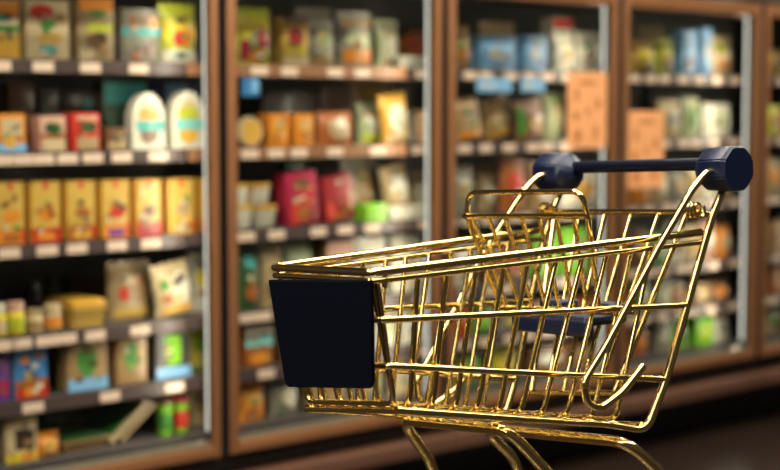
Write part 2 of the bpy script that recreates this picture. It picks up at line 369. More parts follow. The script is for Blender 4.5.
prod(0, 0, 'pouch', 164, 203, 4, 'yellow-green bag printed with red fruit', 'yellowgreen', [Q_(.5, .55, .9, .34, 'yellow'), E_(.45, .42, .4, .28, 'red'), E_(.66, .44, .34, .30, 'orange'), Q_(.5, .12, .94, .2, 'white'), E_(.45, .13, .4, .1, 'aqua')])
# second shelf
prod(0, 1, 'carton', -6, 27, 114, 'orange carton with cream centre', 'orange', [Q_(.5, .62, .74, .52, 'cream'), Q_(.5, .12, 1, .22, 'lightblue'), E_(.45, .26, .5, .3, 'amber')])
prod(0, 1, 'carton', 36, 67, 116, 'pink box with dark green oval', 'pink', [E_(.5, .66, .66, .34, 'darkgreen'), Q_(.5, .44, 1, .12, 'rust'), Q_(.55, .18, .8, .32, 'cream')])
prod(0, 1, 'carton', 68, 101, 113, 'red box with dark green oval', 'red', [E_(.6, .62, .62, .28, 'darkgreen'), Q_(.55, .86, .7, .14, 'pink'), Q_(.55, .2, .74, .32, 'beige')])
prod(0, 1, 'carton', 103, 128, 128, 'low brown box with cream foot', 'brown', [Q_(.5, .2, .9, .36, 'beige')])
for q, (a, b_, ytop) in enumerate(((130, 166, 93), (169, 206, 91))):
    prod(0, 1, 'arch', a, b_, ytop, 'white arched pack with %s band' % ('teal', 'aqua')[q], 'white', [E_(.5, .50, .72, .72, 'cream'), E_(.5, .62, .6, .22, 'orange' if q == 0 else 'yellowgreen'), E_(.5, .26, .56, .32, 'brown' if q == 0 else 'amber'), Q_(.54, .42, .84, .18, 'teal' if q == 0 else 'aqua')], group='white arched packs')
# third shelf
for q, (a, b_) in enumerate(((-9, 24), (26, 60), (62, 95), (97, 129), (131, 161), (163, 194), (196, 214))):
    c1, c2 = (('orange', 'rust'), ('red', 'orange'), ('rust', 'amber'), ('orange', 'purple'), ('red', 'crimson'), ('amber', 'cream'), ('red', 'white'))[q]
    prod(0, 2, 'carton', a, b_, 182 - q * .6, 'yellow carton with small red tab', 'amber', [Q_(.5, .60, .92, .76, 'gold'), Q_(.5, .93, .16, .12, 'red'), E_(.55, .45, .6, .2, ('orange', 'orange', 'rust', 'red', 'brown', 'beige', 'rust')[q]), Q_(.5, .12, 1, .24, c1), Q_(.5, .10, .6, .12, c2), Q_(.94, .14, .12, .22, 'red')], group='yellow cartons on the third shelf')
# fourth shelf
prod(0, 3, 'jar', -10, 8, 305, 'yellow jar with white lid', 'yellow', [E_(0, 0, 0, 0, 'white'), E_(0, 0, 0, 0, 'cream')], group='small jars')
prod(0, 3, 'jar', 9, 27, 303, 'bright yellow jar with pinkish lid', 'yellow', [E_(0, 0, 0, 0, 'pink'), E_(0, 0, 0, 0, 'yellowgreen')], group='small jars')
prod(0, 3, 'jar', 29, 45, 310, 'cream jar', 'cream', [E_(0, 0, 0, 0, 'beige'), E_(0, 0, 0, 0, 'tan')], group='small jars')
prod(0, 3, 'jar', 47, 64, 305, 'cream jar with orange label', 'beige', [E_(0, 0, 0, 0, 'cream'), E_(0, 0, 0, 0, 'orange')], group='small jars')
prod(0, 3, 'tray', 71, 107, 300, 'low tan tray', 'gold', [E_(0, 0, 0, 0, 'amber')])
prod(0, 3, 'pouch', 109, 156, 262, 'beige see-through bag with red spot', 'beige', [E_(.30, .46, .26, .24, 'red'), E_(.6, .55, .5, .5, 'tan'), Q_(.5, .12, .84, .14, 'gold')], y=.245)
prod(0, 3, 'pouch', 154, 197, 260, 'white and green bag leaning', 'cream', [E_(.64, .5, .5, .6, 'white'), E_(.22, .62, .2, .24, 'green'), E_(.25, .34, .24, .22, 'rust'), Q_(.5, .12, .8, .12, 'amber')], tilt=R(-8))
prod(0, 3, 'pouch', 192, 214, 253, 'white bag with bright yellow patch', 'white', [E_(.55, .58, .8, .36, 'yellow'), E_(.5, .32, .6, .12, 'orange')], y=.245)
# fifth shelf
prod(0, 4, 'carton', -14, 6, 356, 'purple box', 'purple', [Q_(.6, .3, .6, .3, 'magenta')])
prod(0, 4, 'carton', 7, 44, 347, 'blue box with red and orange foot', 'lightblue', [Q_(.5, .68, 1, .62, 'blue'), E_(.3, .75, .3, .16, 'orange'), E_(.75, .8, .3, .12, 'rust'), E_(.6, .62, .3, .1, 'white'), Q_(.5, .30, 1, .14, 'rust'), Q_(.5, .12, 1, .22, 'red'), E_(.5, .13, .5, .2, 'orange')])
for q, (a, b_, yt, base, g) in enumerate(((60, 105, 341, 'tan', 'green'), (110, 145, 339, 'tan', 'green'), (149, 189, 332, 'darkgrey', 'lime'))):
    foot = [Q_(.5, .13, 1.0, .24, 'lightblue')] if q != 1 else []
    prod(0, 4, 'carton', a, b_, yt, ('tan pack with green front, pale foot', 'tan pack with green front', 'dark pack with lime front, blue foot')[q], base, [E_(.48, .6, .5, .66, g)] + ([Q_(.48, .62, .46, .6, 'lime')] if q == 2 else []) + foot, group='green fronted packs')
prod(0, 4, 'pouch', 186, 213, 328, 'lime and yellow bag', 'yellowgreen', [E_(.65, .55, .6, .4, 'lime'), E_(.25, .3, .4, .4, 'yellow')], y=.25)
# bottom shelf
prod(0, 5, 'carton', -4, 33, 418, 'white box with dark window', 'cream', [Q_(.6, .5, .6, .46, 'darkbrown'), Q_(.5, .1, 1, .2, 'yellow'), E_(.7, .1, .5, .16, 'orange')])
prod(0, 5, 'pouch', 33, 60, 434, 'orange bag', 'orange', [E_(.5, .5, .6, .4, 'amber')])
prod(0, 5, 'tray', 60, 108, 437, 'low dark tray with tan edge', 'tan', [E_(0, 0, 0, 0, 'darkgreen')])
for q, (xa, xb, yt) in enumerate(((111, 150, 400), (122, 157, 402))):      # two thin packs leaning to the right, front edges towards the door
    ya = .21; sa, sb = sz(xa, 440, ya)[0], sz(xb, yt, ya)[0]; rise = sz(xb, yt, ya)[1] - SH[5] - .004
    th_ = math.atan2(sb - sa, rise); ln = math.hypot(sb - sa, rise) * .97; bm = bmesh.new()
    box(bm, (-.006, 0, 0), (.006, .17, ln), .002); box(bm, (-.0068, .012, .02), (-.0061, .16, ln - .02), mi=1)
    o = link('carton', bm, [pal(('cream', 'beige')[q]), pal('green')]); CELL.setdefault((0, 5, 0), []).append((sa, o, ('thin cream pack leaning right', 'thin beige pack leaning right')[q], 'carton', None, ya))
    o.matrix_world = Matrix.Translation(at(sa, ya, SH[5] + .0015 + .006 * math.sin(th_))) @ Matrix.Rotation(ANG, 4, 'Z') @ Matrix.Rotation(th_, 4, 'Y')
prod(0, 5, 'tub', 160, 175, 400, 'lime cup with red foot', 'lime', [E_(0, 0, 0, 0, 'brown'), E_(0, 0, 0, 0, 'green')])
prod(0, 5, 'tub', 176, 191, 398, 'lime and red cup', 'lime', [E_(0, 0, 0, 0, 'crimson'), E_(0, 0, 0, 0, 'red')])
prod(0, 5, 'pouch', 190, 213, 392, 'beige and white striped bag', 'cream', [E_(.3, .6, .3, .6, 'gold'), E_(.7, .5, .2, .8, 'brown')], y=.245)
# -- second freezer
prod(1, 0, 'pouch', 239, 277, 8, 'yellow-green bag with red prints', 'yellowgreen', [Q_(.5, .68, .9, .3, 'yellow'), E_(.66, .45, .5, .36, 'crimson'), Q_(.18, .26, .2, .36, 'magenta'), E_(.5, .16, .5, .2, 'orange'), E_(.40, .40, .2, .2, 'palegreen')])
prod(1, 0, 'carton', 279, 309, 18, 'yellow carton with dark red print', 'gold', [E_(.5, .62, .64, .4, 'crimson'), Q_(.5, .36, .9, .14, 'yellow'), Q_(.5, .1, 1, .18, 'cream'), Q_(.5, .93, 1, .14, 'brown')])
prod(1, 0, 'pouch', 310, 340, 20, 'dull brown and grey bag', 'grey', [E_(.5, .5, .5, .6, 'palegreen'), Q_(.5, .12, .8, .2, 'tan')])
prod(1, 0, 'pouch', 341, 377, 12, 'beige bag with orange foot', 'grey', [E_(.5, .5, .7, .4, 'palegreen'), Q_(.5, .2, .84, .24, 'orange'), Q_(.5, .8, .9, .12, 'tan')])
prod(1, 0, 'pouch', 379, 403, 20, 'pale green bag', 'palegreen', [E_(.55, .45, .5, .5, 'white'), Q_(.5, .86, .8, .14, 'grey')], y=.235)
prod(1, 0, 'carton', 400, 429, 30, 'slim red and orange card leaning', 'rust', [Q_(.5, .5, .5, .9, 'red')], tilt=R(-22), y=.29)
prod(1, 0, 'tray', 400, 429, 56, 'low white tray', 'white', [E_(0, 0, 0, 0, 'white')], y=.185, depth=.045)
prod(1, 1, 'disc', 240, 264, 118, 'round tan pack on its edge', 'cream', [E_(.5, .5, .76, .76, 'amber'), E_(.4, .5, .3, .3, 'gold')])
for q, (a, b_) in enumerate(((265, 289), (290, 314))):
    prod(1, 1, 'carton', a, b_, 114, 'orange box with pale label', 'orange', [E_(.5, .56, .6, .6, 'amber'), E_(.5, .7, .4, .2, 'cream'), E_(.4, .4, .2, .16, 'red')], group='orange boxes on the second shelf')
prod(1, 1, 'pouch', 321, 358, 112, 'brown bag with white window', 'rust', [E_(.5, .5, .6, .66, 'beige'), E_(.55, .6, .3, .4, 'white')])
prod(1, 1, 'pouch', 361, 386, 103, 'grey-green bag', 'palegreen', [E_(.5, .55, .6, .4, 'white'), Q_(.5, .16, .8, .2, 'yellowgreen'), Q_(.5, .74, .8, .14, 'beige')], y=.245)
prod(1, 1, 'pouch', 383, 414, 92, 'amber and white bag leaning', 'amber', [E_(.5, .5, .6, .6, 'white'), Q_(.5, .12, .8, .14, 'cream')], tilt=R(-7))
prod(1, 1, 'carton', 412, 429, 110, 'white box with orange side', 'white', [Q_(.15, .5, .3, 1, 'orange')], y=.245)
for q, (a, b_) in enumerate(((238, 257), (258, 284))):
    prod(1, 2, 'tub', a, b_, 206, 'white cup with amber lid', 'white', [E_(0, 0, 0, 0, 'amber')], group='white cups with amber lids')
hz = CELL[(1, 2, 0)][0][1]
for q, (a, b_) in enumerate(((237, 251), (253, 277))):
    ss = sz((a + b_) / 2, 200, .16)[0]
    # upper cups stand on the lids of the lower ones
    lowtop = sz(258, 206, .19)[1] - SH[2]
    prod(1, 2, 'tub', a, b_, 184, 'white cup with amber lid', 'white', [E_(0, 0, 0, 0, 'amber')], lift=lowtop, group='white cups with amber lids')
prod(1, 2, 'carton', 285, 319, 170, 'magenta box with green oval', 'magenta', [E_(.5, .78, .5, .2, 'brown'), E_(.6, .46, .6, .3, 'red'), E_(.5, .2, .6, .3, 'rust'), Q_(.2, .25, .2, .46, 'red')], tilt=R(-5))
prod(1, 2, 'carton', 322, 355, 172, 'dark red box leaning', 'crimson', [E_(.2, .25, .3, .4, 'red'), E_(.5, .1, .6, .14, 'rust'), Q_(.9, .4, .12, .4, 'pink')], tilt=R(-8), y=.205)
prod(1, 2, 'pouch', 344, 384, 158, 'brown-grey bag behind lime tub', 'grey', [E_(.5, .5, .6, .6, 'tan')], y=.28)
prod(1, 2, 'carton', 361, 387, 204, 'small lime green box', 'lime', [Q_(.5, .5, .8, .6, 'lime')], y=.16)
prod(1, 2, 'pouch', 384, 416, 162, 'white bag with rust foot leaning', 'beige', [E_(.5, .55, .6, .6, 'white'), E_(.55, .14, .7, .2, 'rust')], tilt=R(-10), y=.215)
prod(1, 2, 'tray', 389, 426, 206, 'flat white tray', 'white', [E_(0, 0, 0, 0, 'white')], depth=.03, y=.182)
prod(1, 2, 'pouch', 414, 430, 172, 'cream bag', 'cream', [E_(.5, .5, .6, .5, 'white')], y=.275)
prod(1, 3, 'pouch', 240, 263, 250, 'dark bag with teal corner', 'darkgreen', [E_(.5, .8, .5, .2, 'teal'), E_(.5, .3, .6, .3, 'rust')])
prod(1, 3, 'pouch', 264, 287, 246, 'beige bag with green edge', 'beige', [Q_(.9, .5, .16, .8, 'green'), E_(.4, .3, .5, .3, 'brown')])
prod(1, 3, 'pouch', 290, 318, 246, 'pale green and white bag', 'palegreen', [E_(.5, .5, .5, .5, 'white')])
prod(1, 3, 'carton', 320, 354, 240, 'brown box with white top', 'brown', [Q_(.5, .84, .9, .26, 'pink'), E_(.5, .4, .6, .4, 'white')])
prod(1, 3, 'pouch', 357, 392, 238, 'white bag with grey print', 'white', [E_(.5, .5, .6, .5, 'grey')])
prod(1, 3, 'pouch', 395, 428, 236, 'white bag', 'white', [E_(.5, .4, .5, .4, 'cream')])
prod(1, 4, 'carton', 239, 272, 326, 'orange box with light blue band', 'rust', [Q_(.5, .9, 1, .18, 'white'), Q_(.5, .62, 1, .26, 'aqua'), E_(.5, .2, .7, .3, 'orange')])
prod(1, 4, 'carton', 275, 310, 322, 'brown and grey box', 'brown', [Q_(.5, .7, .9, .4, 'grey')])
prod(1, 4, 'pouch', 376, 402, 300, 'white bag with pale print', 'white', [E_(.5, .5, .5, .4, 'palegreen')])
prod(1, 4, 'pouch', 404, 430, 300, 'white bag with blue print', 'white', [E_(.5, .5, .5, .3, 'lightblue')])
prod(1, 4, 'pouch', 313, 372, 312, 'cream bag with red print', 'cream', [E_(.5, .5, .5, .4, 'rust')])
prod(1, 5, 'pouch', 240, 268, 384, 'orange bag with yellow print', 'orange', [E_(.5, .6, .6, .4, 'amber'), E_(.4, .25, .5, .2, 'rust')])
prod(1, 5, 'pouch', 271, 302, 378, 'grey and white bag', 'grey', [E_(.6, .5, .5, .5, 'white')])
prod(1, 5, 'carton', 304, 345, 366, 'beige box', 'beige', [E_(.5, .5, .6, .4, 'tan')])
prod(1, 5, 'pouch', 350, 390, 362, 'grey bag', 'grey', [E_(.5, .5, .6, .4, 'beige')])
prod(1, 5, 'pouch', 393, 428, 360, 'white and tan bag', 'cream', [E_(.5, .5, .6, .4, 'grey')])
# -- third freezer
prod(2, 0, 'pouch', 455, 474, 26, 'tan and orange bag', 'tan', [E_(.5, .35, .6, .3, 'orange'), E_(.5, .7, .5, .2, 'cream')])
for q, (a, b_) in enumerate(((476, 514), (520, 546))):
    prod(2, 0, 'carton', a, b_, 36, 'light blue box', 'lightblue', [E_(.4, .5, .4, .3, 'white'), Q_(.5, .88, .9, .12, 'blue'), E_(.7, .3, .3, .2, 'purple' if q else 'blue')], group='light blue boxes')
prod(2, 0, 'carton', 546, 572, 18, 'red topped white box', 'white', [Q_(.5, .9, 1, .16, 'red'), E_(.3, .25, .4, .3, 'orange')], y=.26)
prod(2, 0, 'pouch', 557, 577, 34, 'white bag', 'white', [E_(.5, .5, .5, .4, 'cream')])
prod(2, 0, 'pouch', 578, 604, 32, 'white bag with grey print', 'white', [E_(.5, .5, .5, .2, 'grey')])
prod(2, 1, 'pouch', 455, 486, 96, 'tan bag leaning', 'tan', [E_(.5, .4, .6, .5, 'beige'), Q_(.5, .14, .8, .16, 'orange')], tilt=R(-8))
prod(2, 1, 'pouch', 484, 516, 94, 'second tan bag leaning', 'tan', [E_(.5, .4, .6, .5, 'cream'), Q_(.5, .14, .8, .16, 'amber')], tilt=R(-9), y=.245)
prod(2, 1, 'pouch', 517, 549, 98, 'brown bag with green edge', 'brown', [Q_(.15, .5, .2, .7, 'green'), E_(.6, .4, .5, .4, 'tan')], tilt=R(-6))
prod(2, 1, 'pouch', 547, 568, 94, 'pale green bag', 'palegreen', [E_(.5, .5, .5, .5, 'cream'), E_(.6, .9, .5, .12, 'lime')], y=.245)
prod(2, 1, 'pouch', 571, 602, 92, 'white bag', 'white', [E_(.5, .5, .5, .4, 'orange')])
prod(2, 2, 'pouch', 454, 478, 166, 'grey-brown bag', 'grey', [E_(.5, .5, .6, .4, 'beige')])
prod(2, 2, 'pouch', 480, 502, 164, 'beige bag with white patch', 'beige', [E_(.5, .4, .5, .4, 'white')], tilt=R(-5), y=.245)
prod(2, 2, 'pouch', 504, 530, 158, 'red and orange bag', 'rust', [E_(.5, .5, .6, .6, 'red')])
prod(2, 2, 'pouch', 532, 560, 162, 'brown bag with white print', 'tan', [E_(.5, .4, .6, .4, 'white')])
prod(2, 2, 'pouch', 563, 604, 164, 'white and cream bag', 'white', [E_(.5, .4, .6, .4, 'amber')])
prod(2, 3, 'pouch', 454, 482, 244, 'white bag with tan print', 'white', [E_(.5, .4, .6, .4, 'tan')])
prod(2, 3, 'carton', 484, 528, 246, 'red and brown box', 'brown', [E_(.5, .5, .6, .5, 'red')])
prod(2, 3, 'carton', 530, 558, 232, 'lime green box', 'lime', [E_(.5, .5, .6, .6, 'lime')])
prod(2, 3, 'carton', 559, 590, 228, 'bright green box with pale print', 'lime', [E_(.6, .5, .5, .6, 'palegreen')])
prod(2, 4, 'carton', 456, 470, 304, 'slim red box', 'red', [E_(.5, .5, .5, .4, 'orange')])
prod(2, 4, 'pouch', 472, 500, 300, 'green bag', 'green', [E_(.5, .4, .6, .4, 'lime')])
prod(2, 4, 'pouch', 502, 530, 300, 'grey bag with yellow patch', 'grey', [E_(.5, .3, .6, .3, 'yellow')])
prod(2, 4, 'carton', 534, 575, 300, 'pinkish tan box', 'pink', [E_(.5, .5, .6, .4, 'tan')])
prod(2, 4, 'carton', 577, 606, 296, 'orange box', 'rust', [E_(.5, .5, .6, .4, 'orange')])
prod(2, 5, 'pouch', 456, 486, 348, 'green and lime bag', 'green', [E_(.5, .5, .6, .5, 'lime')])
prod(2, 5, 'pouch', 490, 522, 346, 'yellow bag', 'yellowgreen', [E_(.5, .5, .6, .5, 'yellow')])
prod(2, 5, 'carton', 526, 570, 346, 'brown box with white print', 'brown', [E_(.5, .5, .6, .4, 'white')])
prod(2, 5, 'carton', 573, 606, 344, 'tan box', 'tan', [E_(.5, .5, .6, .4, 'cream')])
# -- fourth freezer
prod(3, 0, 'pouch', 633, 657, 40, 'yellow bag with brown foot', 'gold', [E_(.5, .5, .6, .5, 'yellow'), Q_(.5, .1, .8, .12, 'brown')])
prod(3, 0, 'pouch', 657, 675, 38, 'yellow-green bag', 'yellowgreen', [E_(.5, .4, .6, .4, 'gold'), E_(.5, .2, .6, .14, 'purple')])
prod(3, 0, 'carton', 676, 695, 30, 'light blue box with purple print', 'lightblue', [E_(.5, .3, .6, .2, 'purple')], group='light blue boxes')
prod(3, 0, 'carton', 696, 709, 28, 'pale blue slim box', 'lightblue', [E_(.5, .5, .6, .3, 'white')], group='light blue boxes')
prod(3, 0, 'pouch', 709, 734, 36, 'cream bag with orange foot', 'cream', [E_(.5, .28, .6, .3, 'orange'), E_(.4, .7, .4, .3, 'yellowgreen')])
prod(3, 1, 'tub', 633, 658, 116, 'dark grey tub', 'darkgrey', [E_(0, 0, 0, 0, 'grey')])
prod(3, 1, 'pouch', 661, 684, 100, 'beige bag', 'beige', [E_(.5, .5, .6, .4, 'grey')])
prod(3, 1, 'pouch', 686, 703, 98, 'green and white bag', 'palegreen', [E_(.4, .5, .4, .6, 'green'), E_(.8, .4, .3, .4, 'white')])
prod(3, 1, 'disc', 700, 720, 82, 'round green pack', 'green', [E_(.5, .5, .6, .6, 'palegreen')], y=.27)
prod(3, 1, 'pouch', 706, 734, 104, 'white bag', 'white', [E_(.5, .5, .5, .5, 'palegreen')])
def fill(bay, row, xs, yt, specs):
    for (a, b_), (look, base, dc) in zip(zip(xs, xs[1:]), specs):
        prod(bay, row, random.choice(('pouch', 'pouch', 'carton')), a + .8, b_ - .8, yt + random.uniform(-3, 8), look, base, [E_(.5, .5, .64, random.uniform(.35, .6), dc)])
fill(3, 2, (634, 654, 672, 690, 706, 720, 735), 164, (('orange pack with red print', 'orange', 'rust'), ('beige pack with white print', 'beige', 'white'), ('grey pack with tan print', 'grey', 'tan'), ('cream pack with orange print', 'cream', 'orange'), ('white pack with green print', 'white', 'green'), ('tan pack with white print', 'tan', 'white')))
fill(3, 3, (634, 652, 670, 688, 704, 720, 735), 224, (('brown pack with cream print', 'brown', 'cream'), ('green pack with lime print', 'green', 'lime'), ('white pack with brown print', 'white', 'brown'), ('cream pack with amber print', 'cream', 'amber'), ('pink pack with white print', 'pink', 'white'), ('orange pack with cream print', 'orange', 'cream')))
fill(3, 4, (634, 652, 672, 692, 712, 735), 278, (('green pack with white print', 'green', 'white'), ('grey pack with pale print', 'grey', 'palegreen'), ('beige pack with rust print', 'beige', 'rust'), ('tan pack with cream print', 'tan', 'cream'), ('brown pack with orange print', 'brown', 'orange')))
fill(3, 5, (634, 654, 674, 694, 716, 735), 312, (('rust pack with orange print', 'rust', 'orange'), ('grey pack with white print', 'grey', 'white'), ('lime green pack with green print', 'lime', 'green'), ('bright lime pack with yellow print', 'lime', 'yellowgreen'), ('white pack with grey print', 'white', 'grey')))
# -- rightmost freezer (only its near part is in the picture)
L4 = [[('gold pack with tan print', 'gold', 'tan'), ('beige pack with rust print', 'beige', 'rust')], [('yellow-green pack with tan print', 'yellowgreen', 'tan'), ('rust pack with amber print', 'rust', 'amber')],
      [('beige pack with orange print', 'beige', 'orange'), ('grey pack with white print', 'grey', 'white')], [('tan pack with brown print', 'tan', 'brown'), ('cream pack with rust print', 'cream', 'rust')],
      [('rust pack with tan print', 'rust', 'tan'), ('orange pack with cream print', 'orange', 'cream')], [('beige pack with green print', 'beige', 'green'), ('brown pack with gold print', 'brown', 'gold')]]
for k, yt in enumerate((44, 100, 160, 216, 268, 302)): fill(4, k, (768, 783, 798), yt, L4[k])
# dim packs standing further back in the leftmost and second freezers
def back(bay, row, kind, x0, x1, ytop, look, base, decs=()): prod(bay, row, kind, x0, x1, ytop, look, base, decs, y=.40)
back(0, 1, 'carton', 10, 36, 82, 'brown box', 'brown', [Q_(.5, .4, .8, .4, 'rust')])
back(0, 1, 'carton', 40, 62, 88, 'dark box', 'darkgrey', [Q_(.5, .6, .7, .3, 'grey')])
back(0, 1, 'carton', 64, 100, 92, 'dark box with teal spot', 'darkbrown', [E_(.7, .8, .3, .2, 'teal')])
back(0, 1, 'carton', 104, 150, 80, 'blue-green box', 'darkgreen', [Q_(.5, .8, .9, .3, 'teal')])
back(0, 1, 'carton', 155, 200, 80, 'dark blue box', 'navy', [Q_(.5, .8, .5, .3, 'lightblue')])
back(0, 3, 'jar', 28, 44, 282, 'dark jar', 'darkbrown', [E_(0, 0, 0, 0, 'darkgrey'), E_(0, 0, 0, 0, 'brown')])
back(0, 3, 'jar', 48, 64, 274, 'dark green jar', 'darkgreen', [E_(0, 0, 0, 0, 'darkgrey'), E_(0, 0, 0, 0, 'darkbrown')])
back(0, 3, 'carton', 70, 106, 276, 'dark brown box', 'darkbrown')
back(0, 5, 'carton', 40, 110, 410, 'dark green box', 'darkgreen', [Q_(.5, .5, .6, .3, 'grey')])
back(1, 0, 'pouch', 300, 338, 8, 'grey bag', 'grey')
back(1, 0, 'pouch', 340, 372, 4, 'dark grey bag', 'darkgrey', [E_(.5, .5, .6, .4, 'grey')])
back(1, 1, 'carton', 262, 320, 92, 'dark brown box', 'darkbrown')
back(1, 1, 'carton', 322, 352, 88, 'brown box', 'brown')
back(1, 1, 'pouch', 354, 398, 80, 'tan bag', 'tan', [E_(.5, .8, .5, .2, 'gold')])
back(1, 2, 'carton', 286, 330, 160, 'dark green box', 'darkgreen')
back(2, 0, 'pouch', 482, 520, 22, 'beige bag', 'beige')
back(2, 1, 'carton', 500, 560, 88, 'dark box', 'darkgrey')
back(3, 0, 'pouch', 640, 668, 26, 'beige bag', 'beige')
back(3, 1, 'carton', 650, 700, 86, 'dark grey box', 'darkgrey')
# a few hanging things: blue cards under the top shelf of the third freezer, a white arched pack end
for q, (a, b_) in enumerate(((477, 512), (521, 545))):
    s0, s1 = sz(a, 80, .125)[0], sz(b_, 80, .125)[0]; zz = sz((a + b_) / 2, 78, .125)[1]; z1 = sz((a + b_) / 2, 92, .125)[1]
    bm = bmesh.new(); box(bm, (s0, .124, z1), (s1, .1265, zz), .001); box(bm, (s0 + .1 * (s1 - s0), .1232, z1 + .3 * (zz - z1)), (s0 + .5 * (s1 - s0), .1238, z1 + .5 * (zz - z1)), mi=1)
    o = link('shelf_card', bm, [pal('lightblue'), pal('white')], None, False); o.location = (P0.x, P0.y, 0); o.rotation_euler = (0, 0, ANG)
    tag(o, ('wider', 'narrower')[q] + ' light blue card hanging from top shelf edge of third freezer', 'card', 'light blue shelf cards')
s0, s1 = sz(242, 85, .125)[0], sz(259, 85, .125)[0]; zz = sz(250, 78, .125)[1]; z1 = sz(250, 96, .125)[1]
bm = bmesh.new(); box(bm, (s0, .124, z1), (s1, .1265, zz), .001); box(bm, (s0 + .55 * (s1 - s0), .1232, z1 + .01), (s1 - .003, .1238, zz - .004), mi=1)
o = link('shelf_card', bm, [pal('blue'), pal('lightblue')], None, False); o.location = (P0.x, P0.y, 0); o.rotation_euler = (0, 0, ANG)
tag(o, 'small blue card hanging under top shelf of second freezer', 'card')
for (bay, row, lift), lst in CELL.items():
    front = sorted([e for e in lst if e[5] < .3], key=lambda e: e[0]); rear = sorted([e for e in lst if e[5] >= .3], key=lambda e: e[0])
    for n_, e in enumerate(front):
        up = ' on top' if lift else ''
        tag(e[1], '%s, %s from left%s, %s shelf of %s freezer' % (e[2], ORD[n_], up, SHN[row], DOORN[bay]), e[3], e[4])
    for n_, e in enumerate(rear): tag(e[1], '%s at back of %s shelf, %s from left, in %s freezer' % (e[2], SHN[row], ORD[n_], DOORN[bay]), e[3])

# orange posters stuck to the door glass
def poster(x0, x1, y0, y1, label):
    s0, z1 = sz(x0, y0, .007); s1, _ = sz(x1, y0, .007); _, z0 = sz((x0 + x1) / 2, y1, .007); _, z1 = sz((x0 + x1) / 2, y0, .007)
    bm = bmesh.new(); box(bm, (s0, .0066, z0), (s1, .0084, z1), 0)
    W_, H_ = s1 - s0, z1 - z0; nm = ['orange_paper']
    for k, (cx, cy, a, b_) in enumerate(((.22, .70, .12, .20), (.78, .58, .14, .16), (.2, .42, .16, .14), (.25, .16, .2, .2), (.72, .2, .12, .22), (.5, .86, .5, .06), (.5, .48, .1, .1))):
        ellipse_or_rect(bm, ('e', cx, cy, a, b_), lambda u, v: Vector((s0 + u * W_, .0065 - .0002 * k, z0 + v * H_)), 1)
    o = link('poster', bm, [mat('poster_orange', (.95, .40, .16), .6, 0, .18, 14), mat('poster_rust', (.55, .20, .05), .6)], None, False)
    o.location = (P0.x, P0.y, 0); o.rotation_euler = (0, 0, ANG); tag(o, label, 'poster', 'orange posters on the freezer doors')
poster(568, 607, 72, 148, 'higher orange poster on right edge of third freezer door')
poster(628, 664, 111, 188, 'lower orange poster on left edge of fourth freezer door')

# ------------------------------------------------------------------ the golden cart: u along (front to handle), v across (near side negative), w up from eye level
YAW, ROLL = R(38.972), R(-2.742)
RM = (Matrix.Rotation(YAW, 3, 'Z') @ Matrix.Rotation(ROLL, 3, 'X'))
ORG = Vector((.1179, 2.3, CAM_H)) - RM @ Vector((0, 0, CAM_H))
cart = empty('shopping_cart', ORG); cart.rotation_euler = RM.to_euler()
tag(cart, 'gold wire shopping cart with navy handle and blank navy front panel', 'shopping cart')
def tw(w_):                                   # the basket's lower half sits a touch askew on its legs
    if w_ > -.25: return 0.
    if w_ > -.40: return .085 * (-.25 - w_) / .15
    if w_ > -.56: return .085
    return .085 - .133 * min(1, (-.56 - w_) / .39)
def L(u, v, w_): return Vector((u, v, w_ - tw(w_) * v + CAM_H))
def L2(u, v, w_): return L(u, v, w_ - tw(w_) * abs(v))   # heights measured on the near side
lerp = lambda a, b, t: tuple(x + (y - x) * t for x, y in zip(a, b))
RF, RR, BF, BR = (-.2798, .1144, -.2148), (.2960, .1660, -.1905), (-.2374, .0994, -.4055), (.1784, .152, -.4785)   # (u, half width, w)
P_ = lambda q, side, dh=0, dw=0: L(q[0], side * (q[1] + dh), q[2] + dw)
def part(name, bm, m=GOLD, parent=None): return link(name, bm, m, parent or cart)
# rims: a thick rod and a thinner one below, each bent round the front
for nm, dw, r in (('top_rim', 0, .0056), ('under_rim', -.0145, .0042)):
    bm = bmesh.new()
    df = dw * .75; tube(bm, fillet([P_(RR, -1, 0, dw), P_(RF, -1, 0, df), P_(RF, 1, 0, df), P_(RR, 1, 0, dw)], .018, 8), r, 12); part(nm, bm)
# side rails bent round the front
for a, b_, r in (((-.2645, .1095, -.277), (.2600, .1645, -.2961), .0047), ((-.2523, .1050, -.338), (.2190, .1585, -.4012), .0047)):
    bm = bmesh.new(); tube(bm, fillet([L2(b_[0], -b_[1], b_[2]), L2(a[0], -a[1], a[2]), L2(a[0], a[1], a[2]), L2(b_[0], b_[1], b_[2])], .014, 8), r, 12); part('side_rail', bm)
# handle posts running down into the bottom rails
def post(side):
    bm = bmesh.new()
    pts = [L2(.350, side * .171, -.10), L2(.3459, side * .170, -.1256), L2(.3207, side * .169, -.1640), L2(.3000, side * .168, -.2082), L2(.2626, side * .165, -.2971), L2(.2199, side * .159, -.4019), L2(.1815, side * .154, -.4720),
           P_(lerp(BF, BR, .83), side, 0, -.001), P_(BF, side, 0, -.001)]
    pts = fillet(pts, [0, .1, .15, .3, .4, .4, .030, .1, 0], 7)
    rad = [.0062 if q.z - CAM_H > -.44 else .0062 - .0020 * min(1, max(0, (.185 - q.x) / .03)) for q in pts]; tube(bm, pts, rad, 14); part('handle_post', bm)
    bm = bmesh.new()
    pts = [L2(.325, side * .172, -.098), L2(.2962, side * .176, -.1045), L2(.2643, side * .177, -.1284), L2(.1879, side * .178, -.2077), L2(.0773, side * .179, -.3362), L2(.0300, side * .179, -.3840), L2(.0345, side * .179, -.4120), L2(.0604, side * .179, -.4240), L2(.1052, side * .179, -.4060), L2(.1495, side * .179, -.3742)]
    tube(bm, fillet(pts, [0, .05, .08, .3, .3, .025, .02, .03, .1, 0], 7), .0056, 12); part('strut_hook', bm)
